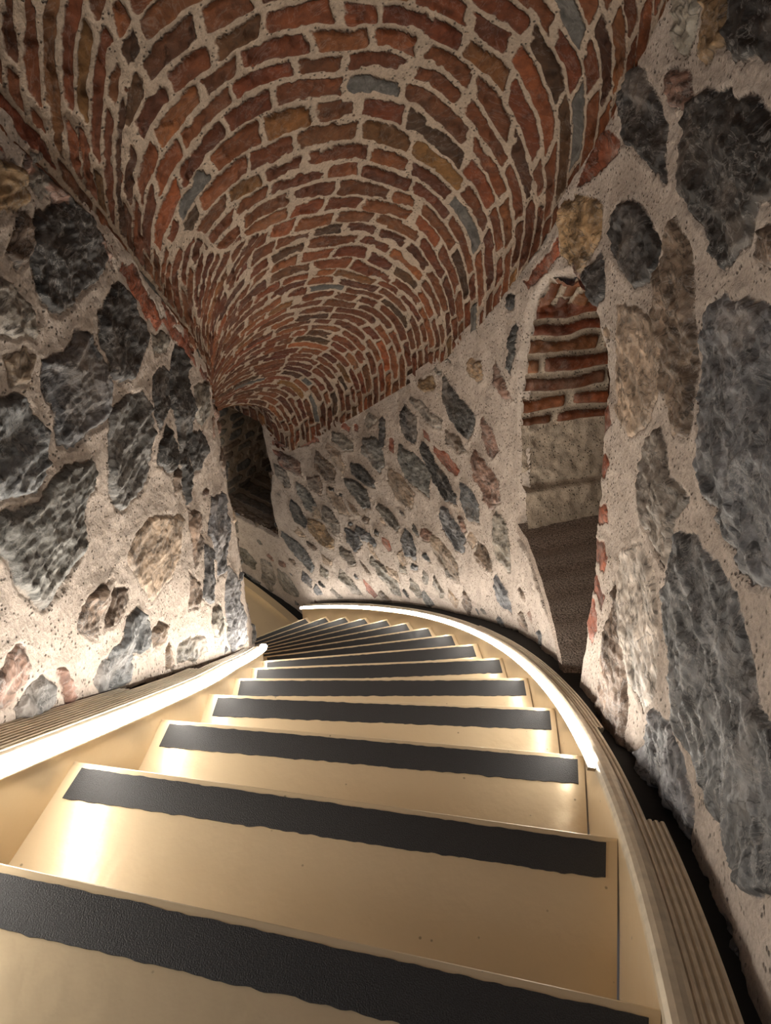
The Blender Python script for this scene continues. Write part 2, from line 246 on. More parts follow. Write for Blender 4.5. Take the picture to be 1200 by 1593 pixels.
# ------------------------------------------------------------------ traced masonry, in metres along the wall and metres of height
STONE_COL = dict(D=(.040, .038, .037), B=(.112, .113, .118), g=(.110, .106, .100), G=(.165, .145, .122), N=(.145, .105, .078),
                 T=(.290, .220, .160), O=(.230, .150, .080), R=(.185, .055, .028), r=(.165, .098, .074), P=(.42, .375, .32))
STONES_OUT = """D 2.239,-1.296 2.187,-1.308 2.081,-1.327 1.999,-1.324 1.999,-1.389 2.039,-1.463 2.084,-1.462 2.171,-1.444 2.241,-1.38
D 2.527,-1.578 2.441,-1.582 2.426,-1.638 2.443,-1.727 2.499,-1.733 2.556,-1.711 2.565,-1.636
G 2.823,-1.77 2.746,-1.751 2.769,-1.806 2.837,-1.856 2.863,-1.826
D 2.711,-1.719 2.678,-1.736 2.689,-1.827 2.678,-1.878 2.725,-1.89 2.741,-1.812
g 2.863,-1.922 2.769,-1.856 2.701,-1.891 2.682,-1.984 2.725,-2.041 2.819,-2.019 2.889,-2.012
G 3.146,-2.022 3.052,-1.998 2.957,-2.003 2.965,-2.054 3.056,-2.096 3.155,-2.092
T 3.189,-2.125 3.082,-2.119 3.04,-2.194 3.068,-2.262 3.16,-2.211 3.217,-2.173
N 3.319,-2.235 3.212,-2.239 3.139,-2.25 3.146,-2.35 3.224,-2.386 3.333,-2.357
D 2.988,-2.132 2.868,-2.095 2.762,-2.111 2.762,-2.159 2.87,-2.194 2.993,-2.201
g 2.577,-1.791 2.476,-1.773 2.363,-1.772 2.314,-1.808 2.304,-1.914 2.398,-1.936 2.516,-1.94 2.574,-1.875
D 2.391,-1.67 2.326,-1.657 2.265,-1.696 2.161,-1.706 2.069,-1.72 2.051,-1.765 2.152,-1.805 2.29,-1.807 2.349,-1.777 2.394,-1.711
R 2.283,-1.625 2.175,-1.602 2.062,-1.602 2.079,-1.644 2.166,-1.665 2.281,-1.661
T 2.642,-1.96 2.539,-1.94 2.419,-1.965 2.441,-2.07 2.581,-2.105 2.666,-2.051
B 2.053,-1.658 1.97,-1.624 1.902,-1.648 1.892,-1.729 1.949,-1.76 2.02,-1.736
B 2.203,-1.87 2.124,-1.839 2.027,-1.847 1.966,-1.866 1.987,-1.96 2.079,-2.001 2.189,-1.988 2.213,-1.933
g 3.068,-2.279 2.946,-2.223 2.847,-2.213 2.814,-2.31 2.877,-2.369 3,-2.342
N 3.418,-2.467 3.297,-2.392 3.264,-2.428 3.288,-2.535 3.413,-2.55
g 3.522,-2.55 3.416,-2.57 3.347,-2.628 3.354,-2.711 3.458,-2.733 3.52,-2.627
D 3.591,-2.715 3.508,-2.741 3.454,-2.812 3.475,-2.898 3.575,-2.883 3.615,-2.811
G 3.278,-2.586 3.189,-2.569 3.13,-2.627 3.139,-2.772 3.229,-2.752 3.302,-2.699
O 3.439,-2.783 3.307,-2.742 3.181,-2.801 3.2,-2.887 3.347,-2.913 3.449,-2.893
B 3.722,-3.055 3.594,-3.046 3.468,-3.079 3.404,-3.15 3.432,-3.227 3.56,-3.207 3.682,-3.144 3.729,-3.104
B 3.078,-2.622 2.96,-2.57 2.899,-2.622 2.967,-2.73 3.071,-2.725
B 2.957,-2.522 2.83,-2.498 2.76,-2.52 2.781,-2.554 2.885,-2.583 2.965,-2.574
D 2.767,-2.417 2.729,-2.408 2.734,-2.447 2.793,-2.471
G 2.75,-2.234 2.628,-2.217 2.556,-2.248 2.579,-2.299 2.704,-2.303 2.776,-2.285
R 2.704,-2.416 2.652,-2.404 2.614,-2.446 2.652,-2.484 2.704,-2.46
B 2.518,-2.237 2.434,-2.222 2.38,-2.262 2.389,-2.328 2.476,-2.373 2.534,-2.333
G 3.141,-2.814 3.021,-2.769 2.967,-2.82 3.028,-2.877 3.146,-2.88
G 2.835,-2.652 2.704,-2.626 2.572,-2.632 2.532,-2.703 2.624,-2.753 2.758,-2.727 2.83,-2.706
N 2.955,-2.771 2.889,-2.761 2.823,-2.78 2.866,-2.809
T 3.328,-2.997 3.219,-2.975 3.231,-3.048 3.323,-3.07
G 3.352,-3.102 3.271,-3.1 3.276,-3.171 3.361,-3.188
G 3.155,-2.993 3.007,-2.987 2.913,-3.019 3.009,-3.076 3.16,-3.073
G 3.815,-3.429 3.693,-3.437 3.594,-3.52 3.629,-3.595 3.769,-3.614 3.831,-3.553
B 3.539,-3.263 3.451,-3.298 3.458,-3.375 3.553,-3.381
B 2.426,-2.375 2.363,-2.34 2.373,-2.391 2.429,-2.429
r 2.363,-2.113 2.269,-2.064 2.265,-2.122 2.335,-2.162
N 1.895,-1.808 1.831,-1.794 1.757,-1.809 1.759,-1.851 1.845,-1.9 1.895,-1.875
N 1.961,-2.121 1.888,-2.128 1.873,-2.207 1.937,-2.207
R 2.906,-2.865 2.84,-2.874 2.76,-2.89 2.788,-2.935 2.868,-2.939
r 1.942,-1.302 1.864,-1.308 1.814,-1.36 1.862,-1.423 1.928,-1.389
N 2.206,-1.511 2.1,-1.483 2.034,-1.5 2.072,-1.536 2.189,-1.562
O 2.408,-1.396 2.307,-1.335 2.293,-1.384 2.363,-1.438 2.415,-1.434
G 2.488,-1.507 2.38,-1.488 2.232,-1.479 2.227,-1.524 2.333,-1.548 2.476,-1.538
R 2.373,-1.601 2.319,-1.595 2.304,-1.625 2.361,-1.639
r 1.996,-1.465 1.897,-1.447 1.79,-1.463 1.755,-1.527 1.826,-1.592 1.937,-1.565 1.985,-1.527
G 1.786,-1.585 1.702,-1.567 1.642,-1.634 1.635,-1.75 1.724,-1.754 1.776,-1.673
R 2.645,-1.802 2.61,-1.796 2.61,-1.867 2.645,-1.873
G 3.71,-2.519 3.601,-2.513 3.565,-2.612 3.646,-2.674 3.712,-2.588
r 3.62,-2.391 3.468,-2.391 3.456,-2.497 3.577,-2.502 3.667,-2.47
T 3.226,-2.424 3.078,-2.426 3.007,-2.49 3.111,-2.539 3.233,-2.502
r 1.895,-1.109 1.814,-1.105 1.767,-1.144 1.819,-1.163 1.885,-1.152
O 2.058,-1.151 1.977,-1.112 1.959,-1.161 1.999,-1.201 2.051,-1.187
G 4.274,-3.493 4.143,-3.469 4.043,-3.536 4.069,-3.617 4.226,-3.62
G 4,-3.459 3.886,-3.438 3.848,-3.565 3.9,-3.731 4.007,-3.669
G 4.283,-3.251 4.195,-3.228 4.207,-3.356 4.288,-3.35
g 4.217,-3.721 4.012,-3.699 4.036,-3.768 4.214,-3.787
r 2.034,-1.799 1.989,-1.778 1.961,-1.822 1.989,-1.858
G 2.445,-2.488 2.368,-2.474 2.311,-2.513 2.363,-2.56 2.438,-2.554
T 2.293,-2.083 2.173,-2.049 2.022,-2.041 1.987,-2.115 2.084,-2.156 2.236,-2.162
G 2.321,-2.33 2.274,-2.323 2.279,-2.412 2.314,-2.409
G 3.238,-3.2 3.127,-3.216 3.172,-3.264 3.255,-3.247
G 2.537,-2.465 2.488,-2.452 2.473,-2.494 2.523,-2.526
N 3.484,-2.99 3.38,-2.978 3.361,-2.998 3.463,-3.032
T 2.527,-2.362 2.476,-2.425 2.499,-2.479 2.563,-2.441
N 3.04,-2.402 2.976,-2.398 2.917,-2.431 2.981,-2.455
R 3.047,-1.934 2.976,-1.921 2.99,-1.959 3.054,-1.968
R 2.953,-1.894 2.906,-1.884 2.92,-1.922 2.96,-1.928
D 3.2,-2.409 3.151,-2.389 3.153,-2.417 3.198,-2.44
D 3.113,-2.402 3.075,-2.388 3.078,-2.417 3.115,-2.431
T 3.42,-2.612 3.323,-2.652 3.304,-2.72 3.385,-2.75
N 2.877,-2.404 2.828,-2.389 2.854,-2.442 2.901,-2.456
T 2.856,-2.498 2.781,-2.592 2.729,-2.628 2.835,-2.632
G 2.225,-2.28 2.095,-2.278 2.116,-2.331 2.232,-2.353
G 2.14,-2.112 2.039,-2.116 2.008,-2.134 2.107,-2.177
T 2.678,-2.606 2.574,-2.559 2.546,-2.61 2.652,-2.661
B 1.728,-1.836 1.638,-1.83 1.573,-1.885 1.659,-1.932 1.726,-1.901
T 1.942,-1.807 1.897,-1.797 1.909,-1.86 1.956,-1.858
N 2.732,-2.826 2.624,-2.813 2.678,-2.871 2.76,-2.89
r 1.876,-1.557 1.79,-1.565 1.802,-1.609 1.866,-1.61
T 2.074,-2.226 1.973,-2.21 1.989,-2.274 2.067,-2.284
g 2.316,-2.463 2.208,-2.469 2.257,-2.525 2.34,-2.52
B 3.411,-3.294 3.33,-3.329 3.394,-3.401 3.444,-3.365
T 3.553,-2.913 3.482,-2.956 3.537,-2.99 3.584,-2.974
B 3.009,-2.529 2.983,-2.53 3.012,-2.577 3.042,-2.579
R 3.532,-2.304 3.285,-2.138 3.276,-2.162 3.518,-2.324
R 3.691,-2.346 3.575,-2.311 3.575,-2.34 3.698,-2.386
R 3.705,-2.412 3.596,-2.389 3.594,-2.419 3.701,-2.447
R 3.667,-2.473 3.534,-2.452 3.53,-2.481 3.66,-2.508
D 1.435,-0.244 1.399,-0.213 1.326,-0.218 1.228,-0.252 1.17,-0.279 1.152,-0.325 1.111,-0.35 1.187,-0.354 1.294,-0.343 1.379,-0.345 1.42,-0.297
D 1.098,-0.22 1.03,-0.204 0.923,-0.183 0.801,-0.18 0.703,-0.184 0.649,-0.23 0.718,-0.27 0.72,-0.317 0.763,-0.361 0.796,-0.373 0.874,-0.36 0.97,-0.345 1.052,-0.329 1.096,-0.283
G 1.265,-0.092 1.135,-0.084 1.133,-0.14 1.148,-0.171 1.221,-0.171
O 1.121,-0.083 1.005,-0.076 0.97,-0.13 1.022,-0.163 1.094,-0.168 1.098,-0.128
D 0.995,-0.075 0.806,-0.063 0.743,-0.125 0.928,-0.15 0.965,-0.129
r 1.221,-0.203 1.14,-0.191 1.091,-0.219 1.096,-0.242 1.182,-0.243
D 1.374,-0.471 1.294,-0.429 1.199,-0.418 1.121,-0.433 1.074,-0.439 1.076,-0.507 1.157,-0.55 1.253,-0.551 1.362,-0.525
D 1.442,-0.624 1.386,-0.56 1.326,-0.579 1.301,-0.632 1.36,-0.679 1.423,-0.683
O 1.623,-0.522 1.551,-0.488 1.433,-0.481 1.399,-0.537 1.45,-0.612 1.496,-0.659 1.597,-0.65 1.633,-0.569
N 1.03,-0.377 0.923,-0.396 0.871,-0.416 0.778,-0.504 0.733,-0.563 0.715,-0.596 0.766,-0.629 0.854,-0.611 0.913,-0.573 1.03,-0.535 1.071,-0.505 1.049,-0.441
N 0.683,-0.289 0.621,-0.255 0.568,-0.298 0.655,-0.324 0.69,-0.31
B 0.811,-0.439 0.763,-0.405 0.675,-0.368 0.519,-0.316 0.307,-0.49 0.365,-0.565 0.428,-0.586 0.534,-0.595 0.634,-0.606 0.713,-0.561 0.761,-0.495
T 1.233,-0.61 1.116,-0.572 0.97,-0.532 0.913,-0.573 0.881,-0.627 0.916,-0.713 0.988,-0.773 1.091,-0.78 1.167,-0.705
G 0.851,-0.659 0.776,-0.659 0.736,-0.68 0.637,-0.654 0.675,-0.721 0.655,-0.796 0.713,-0.822 0.824,-0.829 0.879,-0.813 0.891,-0.737
B 0.657,-0.732 0.575,-0.662 0.498,-0.64 0.399,-0.609 0.339,-0.618 0.254,-0.619 0.178,-0.574 0.069,-0.634 0.107,-0.72 0.202,-0.779 0.312,-0.857 0.407,-0.868 0.483,-0.852 0.583,-0.823
B 0.516,-0.99 0.508,-0.954 0.423,-0.891 0.349,-0.887 0.286,-0.888 0.264,-0.946 0.286,-1.025 0.365,-1.087 0.472,-1.143 0.516,-1.116 0.496,-1.029
N 0.856,-1.019 0.718,-1.051 0.66,-1.09 0.542,-1.136 0.647,-1.252 0.738,-1.295 0.788,-1.191 0.824,-1.095
R 1.238,-0.803 1.214,-0.736 1.182,-0.757 1.192,-0.801
R 1.194,-0.858 1.14,-0.794 1.094,-0.812 1.128,-0.882
R 1.14,-0.941 1.094,-0.883 1.052,-0.878 1.057,-0.923 1.113,-0.956
R 1.066,-1.009 1.012,-0.957 0.983,-0.984 1.042,-1.034
R 1.064,-1.09 0.988,-1.033 0.926,-1.031 0.923,-1.066 0.997,-1.098
R 1.027,-1.145 0.951,-1.111 0.886,-1.104 0.886,-1.142 0.958,-1.157
R 1.015,-1.203 0.948,-1.167 0.874,-1.188 0.881,-1.238 0.958,-1.239
P 0.874,-0.95 0.788,-0.859 0.677,-0.846 0.565,-0.876 0.508,-0.93 0.55,-1.018 0.67,-1.084 0.799,-1.05
D 1.807,-0.91 1.783,-0.919 1.774,-0.979 1.793,-1.078 1.814,-1.04 1.819,-0.961
D 1.862,-0.853 1.826,-0.829 1.816,-0.873 1.852,-0.888
R 1.57,-0.48 1.546,-0.42 1.493,-0.34 1.394,-0.342 1.394,-0.372 1.481,-0.436
R 1.778,-0.784 1.724,-0.711 1.626,-0.613 1.609,-0.646 1.681,-0.729 1.75,-0.787
B 0.178,-0.896 0.116,-0.797 0.055,-0.779 0.017,-0.811 0.042,-0.893 0.127,-0.927
r 0.555,-0.389 0.48,-0.35 0.41,-0.412 0.462,-0.447
r 1.537,-0.621 1.486,-0.633 1.469,-0.664 1.527,-0.671
r 1.897,-1.074 1.859,-1.088 1.828,-1.15 1.88,-1.155
g 0.459,-0.73 0.433,-0.69 0.399,-0.687 0.423,-0.726
T 1.835,-0.63 1.707,-0.576 1.69,-0.634 1.762,-0.707"""
STONES_IN = """D 0.705,-0.327 0.784,-0.33 0.84,-0.38 0.877,-0.439 0.852,-0.469 0.764,-0.473 0.691,-0.479 0.655,-0.467 0.643,-0.424 0.647,-0.378 0.675,-0.343
D 0.829,-0.505 0.893,-0.513 0.924,-0.563 0.949,-0.612 0.97,-0.663 0.885,-0.675 0.801,-0.668 0.766,-0.638 0.768,-0.577 0.786,-0.527
O 0.621,-0.234 0.673,-0.258 0.687,-0.294 0.671,-0.315 0.637,-0.314 0.573,-0.302
G 0.717,-0.256 0.754,-0.269 0.748,-0.311 0.709,-0.313 0.697,-0.297
G 0.535,-0.358 0.577,-0.388 0.607,-0.414 0.617,-0.462 0.601,-0.479 0.543,-0.451 0.49,-0.426
B 0.605,-0.517 0.661,-0.53 0.701,-0.516 0.746,-0.543 0.756,-0.595 0.754,-0.644 0.719,-0.688 0.641,-0.678 0.595,-0.666 0.565,-0.64 0.583,-0.593 0.583,-0.548
B 0.449,-0.492 0.515,-0.522 0.539,-0.561 0.543,-0.602 0.527,-0.649 0.482,-0.665 0.437,-0.648 0.376,-0.607
g 0.731,-0.682 0.833,-0.701 0.9,-0.743 0.904,-0.802 0.877,-0.863 0.831,-0.895 0.782,-0.907 0.703,-0.885 0.669,-0.851 0.667,-0.79 0.697,-0.727
D 0.949,-0.738 1.039,-0.752 1.054,-0.78 0.991,-0.839 0.92,-0.846 0.91,-0.79
D 1.108,-0.745 1.163,-0.765 1.178,-0.83 1.142,-0.896 1.173,-0.949 1.108,-1.019 1.073,-1.072 0.989,-1.106 1,-1.038 1.025,-0.928 1.02,-0.857 1.054,-0.78
D 0.916,-0.873 0.989,-0.871 1.012,-0.937 0.97,-0.961 0.926,-0.961 0.893,-0.906
D 1.144,-0.987 1.231,-1.043 1.222,-1.097 1.152,-1.109 1.091,-1.075 1.108,-1.019
N 0.945,-0.978 0.997,-0.989 0.962,-1.018 0.922,-1.015
g 0.395,-0.644 0.472,-0.681 0.521,-0.669 0.591,-0.695 0.641,-0.723 0.629,-0.776 0.575,-0.776 0.537,-0.843 0.48,-0.848 0.397,-0.838 0.374,-0.794 0.366,-0.751 0.368,-0.716 0.341,-0.667 0.355,-0.645
T 0.729,-0.955 0.807,-0.986 0.958,-1.101 0.889,-1.16 0.809,-1.166 0.715,-1.142 0.681,-1.07 0.665,-0.976
N 0.468,-0.927 0.512,-0.919 0.591,-0.964 0.563,-0.978 0.515,-0.986 0.486,-1.005 0.457,-0.965
N 0.593,-0.983 0.637,-1.027 0.615,-1.049 0.545,-1.036 0.512,-1.009 0.557,-0.997
B 0.607,-1.077 0.651,-1.095 0.667,-1.161 0.645,-1.217 0.577,-1.148 0.519,-1.184 0.447,-1.12 0.443,-1.069 0.474,-1.052 0.531,-1.083
r 0.256,-0.819 0.324,-0.836 0.33,-0.865 0.313,-0.889 0.26,-0.891 0.228,-0.869
g 0.269,-0.909 0.317,-0.911 0.347,-0.924 0.357,-0.961 0.33,-0.992 0.29,-0.962 0.262,-0.932
r 0.372,-0.954 0.387,-0.964 0.385,-1.029 0.37,-1.036 0.357,-1.011
B 1.186,-1.23 1.309,-1.302 1.317,-1.392 1.264,-1.473 1.19,-1.509 1.121,-1.469 1.115,-1.389 1.106,-1.287
B 1.046,-1.269 1.106,-1.345 1.087,-1.435 1,-1.448 0.951,-1.372 1.01,-1.315
N 0.997,-1.112 1.064,-1.186 1.029,-1.265 0.947,-1.256 0.968,-1.189
N 0.908,-1.241 0.958,-1.322 0.926,-1.37 0.868,-1.332
B 1.222,-1.513 1.301,-1.643 1.296,-1.816 1.294,-1.942 1.098,-1.752 1.106,-1.668 1.144,-1.57
N 0.665,-1.199 0.715,-1.213 0.743,-1.253 0.707,-1.267 0.663,-1.234
G 0.776,-1.346 0.891,-1.441 0.908,-1.524 0.817,-1.466 0.735,-1.378
G 1.201,-0.894 1.339,-0.952 1.324,-1.041 1.237,-1.037 1.163,-0.962
G 0.991,-0.659 1.1,-0.708 1.066,-0.732 0.987,-0.703
R 0.933,-0.494 0.977,-0.516 1.023,-0.592 1.066,-0.673 1.025,-0.668 0.966,-0.587 0.914,-0.522
R 1.077,-0.621 1.113,-0.658 1.152,-0.713 1.108,-0.697
R 1.193,-0.724 1.267,-0.825 1.203,-0.818 1.171,-0.753
T 0.512,-0.47 0.561,-0.48 0.585,-0.507 0.549,-0.529 0.506,-0.505
N 0.641,-0.323 0.675,-0.325 0.651,-0.38 0.617,-0.386 0.595,-0.36
G 1.025,-1.474 1.091,-1.555 1.05,-1.661 0.96,-1.585 0.974,-1.495
N 0.707,-1.289 0.741,-1.306 0.717,-1.368 0.673,-1.326
N 1.447,-1.228 1.447,-1.299 1.386,-1.324 1.354,-1.231"""
def parse(txt):
    out = []
    for l in txt.strip().split('\n'):
        p = l.split(); out.append((p[0], np.array([[float(c) for c in w_.split(',')] for w_ in p[1:]])))
    return out
def filler(stones, u0, u1, zlo, zhi, n, seed, scale=1., gap=.03):
    """extra small stones laid roughly level, only where no traced stone is near"""
    rg = np.random.default_rng(seed); res = []
    cents = [(p.mean(0), (p.max(0)-p.min(0))/2) for _, p in stones]
    for _ in range(n):
        u = rg.uniform(u0, u1); z = rg.uniform(zlo(u), zhi(u)); a = rg.uniform(.02, .06)*scale; b_ = a*rg.uniform(.35, .7)
        if any(abs(u-c[0]) < hw[0]+a+gap*.5 and abs(z-c[1]) < hw[1]+b_+gap*.4 for c, hw in cents): continue
        k = 8; th = np.linspace(0, 2*np.pi, k, endpoint=False)+rg.uniform(0, 1); rr = rg.uniform(.75, 1.1, k)
        res.append((rg.choice(list('DgGNTBrGg')), np.c_[u+a*rr*np.cos(th), z+b_*rr*np.sin(th)])); cents.append((np.array((u, z)), np.array((a, b_))))
    return stones+res
def stone_field(U, Z, stones, seed):
    sd = np.full(U.shape, -.05); tint = np.full(U.shape+(3,), .2); kind = np.zeros(U.shape)
    rg = np.random.default_rng(seed)
    for c, poly in stones:
        lo = poly.min(0)-.05; hi = poly.max(0)+.05
        box = np.where((U > lo[0]) & (U < hi[0]) & (Z > lo[1]) & (Z < hi[1]))
        col = np.array(STONE_COL[c])*rg.uniform(.8, 1.25)*rg.uniform(.985, 1.015, 3)
        if len(box[0]) == 0: continue
        x, y = U[box], Z[box]; d = np.full(x.shape, 9.); ins = np.zeros(x.shape, bool)
        for i in range(len(poly)):
            a = poly[i]; b = poly[(i+1) % len(poly)]; e = b-a; L2 = max((e*e).sum(), 1e-12)
            t = np.clip(((x-a[0])*e[0]+(y-a[1])*e[1])/L2, 0, 1)
            d = np.minimum(d, np.hypot(x-a[0]-t*e[0], y-a[1]-t*e[1]))
            if abs(e[1]) > 1e-9: ins ^= ((a[1] > y) != (b[1] > y)) & (x < e[0]*(y-a[1])/e[1]+a[0])
        s = np.where(ins, d, -d); cur = sd[box]; up = s > cur
        sd[box] = np.where(up, s, cur)
        tt = tint[box]; tt[up] = col; tint[box] = tt
        kk = kind[box]; kk[up] = {'R': .3, 'P': .6, 'T': .6}.get(c, 1.); kind[box] = kk
    return sd, tint, kind

# ------------------------------------------------------------------ setting: outer wall
def columns(U, s0, s1, fn, k=.0021, lo=.0026, hi=.008, svis=.2):
    out = [np.interp(s0, S_TAB, U)]; end = np.interp(s1, S_TAB, U)
    while out[-1] < end:
        s = np.interp(out[-1], U, S_TAB); p = fn(s); z = nos(s)+.6
        d = float(np.sqrt(p[0]**2+p[1]**2+z*z)); out.append(out[-1]+(.02 if s < svis else min(max(k*d, lo), hi)))
    return np.array(out)
def poly_sd(U, Z, poly):
    sd, _, _ = stone_field(U, Z, [('D', np.asarray(poly, float))], 1); return sd
def build_wall(name, fn, Utab, s0, s1, hs, rows, stones, seed, sgn, openings=(), svis=.2, vzero=-.10):
    u = columns(Utab, s0, s1, fn, svis=svis); s = np.interp(u, Utab, S_TAB)
    r = np.linspace(0, 1, rows); z = nos(s)[:, None]+vzero+(hs(s)-vzero+.02)[:, None]*r[None, :]
    P = np.empty(z.shape+(3,)); P[..., :2] = fn(s)[:, None, :]; P[..., 2] = z
    Ug = np.broadcast_to(u[:, None], z.shape)
    centre = np.empty_like(P); centre[..., :2] = (Rc(s)-.37*nd(s))[:, None, :]; centre[..., 2] = z
    n = grid_normals(P, centre)
    wob = .008*vnoise(P*32, seed)+.0035*vnoise(P*95, seed+3)
    wob2 = .007*vnoise(P*32+5.5, seed+1)+.0035*vnoise(P*95+3.1, seed+4)
    sd, tint, kind = stone_field(Ug+wob, z+wob2, stones, seed)
    m = sstep(-.003, .006, sd)
    Q = P*np.array([1, 1, 2.2])
    rough = .0095*ridge(Q, 8, 3, seed+5)+.0025*ridge(Q, 34, 2, seed+12)+.0025*fbm(Q, 70, 2, seed+6)
    disp = .012*fbm(P, 4.5, 2, seed+7)+.004*fbm(P, 16, 2, seed+8)
    disp += m*kind*(rough*1.25+.004)
    disp -= .006*np.exp(-((sd-.001)/.005)**2)*kind
    disp += (1-m)*(.0022*fbm(P, 70, 3, seed+9)+.003*sstep(.03, .0, -sd))
    h = z-nos(s)[:, None]
    edge = (.018 if name == 'wall_right' else .034)+.016*vnoise(P*np.array([22, 22, 0]), seed+10)+.01*vnoise(P*np.array([60, 60, 0]), seed+11)
    disp -= .045*sstep(edge+.006, edge-.012, h)*(s < 14.5)[:, None]
    keep = np.ones((len(u)-1, rows-1), bool)
    for poly in openings:
        o = poly_sd(Ug+wob*.6, z+wob2*.6, poly); disp -= .03*sstep(-.022, .004, o)
        oc = (o[:-1, :-1]+o[1:, 1:])/2; keep &= ~(oc > .002)
    P = P+n*disp[..., None]
    return tag(grid_obj(name, P, M_STONE, keep, sd, tint), kind='structure')

NICHE_R = [(.90, -1.55), (.915, -1.42), (.945, -1.29), (.99, -1.15), (1.064, -1.025), (1.125, -.9), (1.167, -.8), (1.24, -.735), (1.33, -.69), (1.416, -.668),
           (1.534, -.674), (1.659, -.738), (1.726, -.836), (1.736, -.995), (1.712, -1.197), (1.657, -1.35), (1.60, -1.5), (1.59, -1.55)]
NICHE_L = [(3.777, -3.13), (3.785, -2.95), (3.805, -2.8), (3.765, -2.6), (3.785, -2.42), (3.80, -2.2), (4.2, -2.1), (4.46, -2.1), (4.46, -2.6), (4.42, -3.19), (4.1, -3.17)]
st_out = parse(STONES_OUT)
so = lambda u: np.interp(u, U_OUT, S_TAB)
st_out = filler(st_out, 1.0, 7.0, lambda u: nos(so(u)), lambda u: nos(so(u))+hso(so(u))-.03, 420, 5, .85, .02)
st_out = filler(st_out, -1., 1.2, lambda u: nos(so(u)), lambda u: nos(so(u))+hso(so(u)), 160, 6, 2.2, .03)
build_wall('wall_right', wout, U_OUT, -2.9, 20, hso, 440, st_out, 11, 1, (NICHE_R, NICHE_L))
st_in = parse(STONES_IN)
si = lambda u: np.interp(u, U_IN, S_TAB)
st_in = filler(st_in, -.9, 3., lambda u: nos(si(u)), lambda u: nos(si(u))+hsi(si(u)), 300, 8, 1., .05)
rs = np.random.default_rng(77); x_ = .1
while x_ < 2.2:                      # bricks bedded lengthwise under the spring of the vault
    l_ = rs.uniform(.11, .19); h_ = rs.uniform(.016, .022)
    f_ = lambda u, d: (u, float(nos(si(u))+hsi(si(u))-.035+d))
    if rs.uniform() < .85: st_in.append(('R' if rs.uniform() < .5 else 'r', np.array([f_(x_, -h_*.7), f_(x_+.02, h_), f_(x_+l_*.5, h_*1.1), f_(x_+l_, h_), f_(x_+l_+.012, -h_), f_(x_+l_*.5, -h_*1.05)])))
    x_ += l_+rs.uniform(.022, .04)
build_wall('wall_left', win, U_IN, -2.9, 13, hsi, 400, st_in, 23, -1, svis=.6)

# ------------------------------------------------------------------ setting: brick vault
def brick_field(a, b, pitch, length, joint, seed, jitter=.22):
    rg = np.random.default_rng(seed); M_, K_ = 997, 61
    off = rg.uniform(0, 1, M_); ln = rg.uniform(.82, 1.2, M_)*length; jit = rg.uniform(-jitter, jitter, (M_, K_)); wd = rg.uniform(.75, 1.5, M_)
    tone = rg.normal(0, 1, (M_, K_, 3)); grey = rg.uniform(0, 1, (M_, K_)); thin = rg.uniform(0, 1, (M_, K_))
    c = a/pitch; i = np.floor(c).astype(int); fc = (c-i); im = i % M_
    lb = ln[im]; x = b/lb+off[im]+20; j = np.floor(x).astype(int)
    def bound(jj): return jj+jit[im, jj % K_]
    below = x < bound(j); j = np.where(below, j-1, j); above = x >= bound(j+1); j = np.where(above, j+1, j); jm = j % K_
    e0 = (x-bound(j))*lb; e1 = (bound(j+1)-x)*lb
    jw = joint*wd[im]*.5; ex = np.minimum(e0, e1)-joint*.42*(1+.8*thin[im, jm])
    ey = np.minimum(fc, 1-fc)*pitch-jw
    sd = np.where((ex < .006) & (ey < .006), .006-np.hypot(.006-ex, .006-ey), np.minimum(ex, ey))
    t = tone[im, jm]
    col = np.array([.102, .0305, .0092])*np.exp(.24*t[..., :1])*np.array([1, 1, 1])
    col = col*(1+np.array([.03, .14, .16])*t[..., 1:2])
    g = grey[im, jm][..., None]
    col = np.where(g > .975, np.array([.085, .078, .07]), np.where(g > .90, col*np.array([.50, .72, .85]), np.where(g < .06, col*np.array([1.15, 1.6, 1.5]), col)))
    return sd, col, t[..., 2]
def skew(s): return np.interp(s, [3, 6, 8, 10, 14], [2.4, 2.3, 1.8, .9, .5])
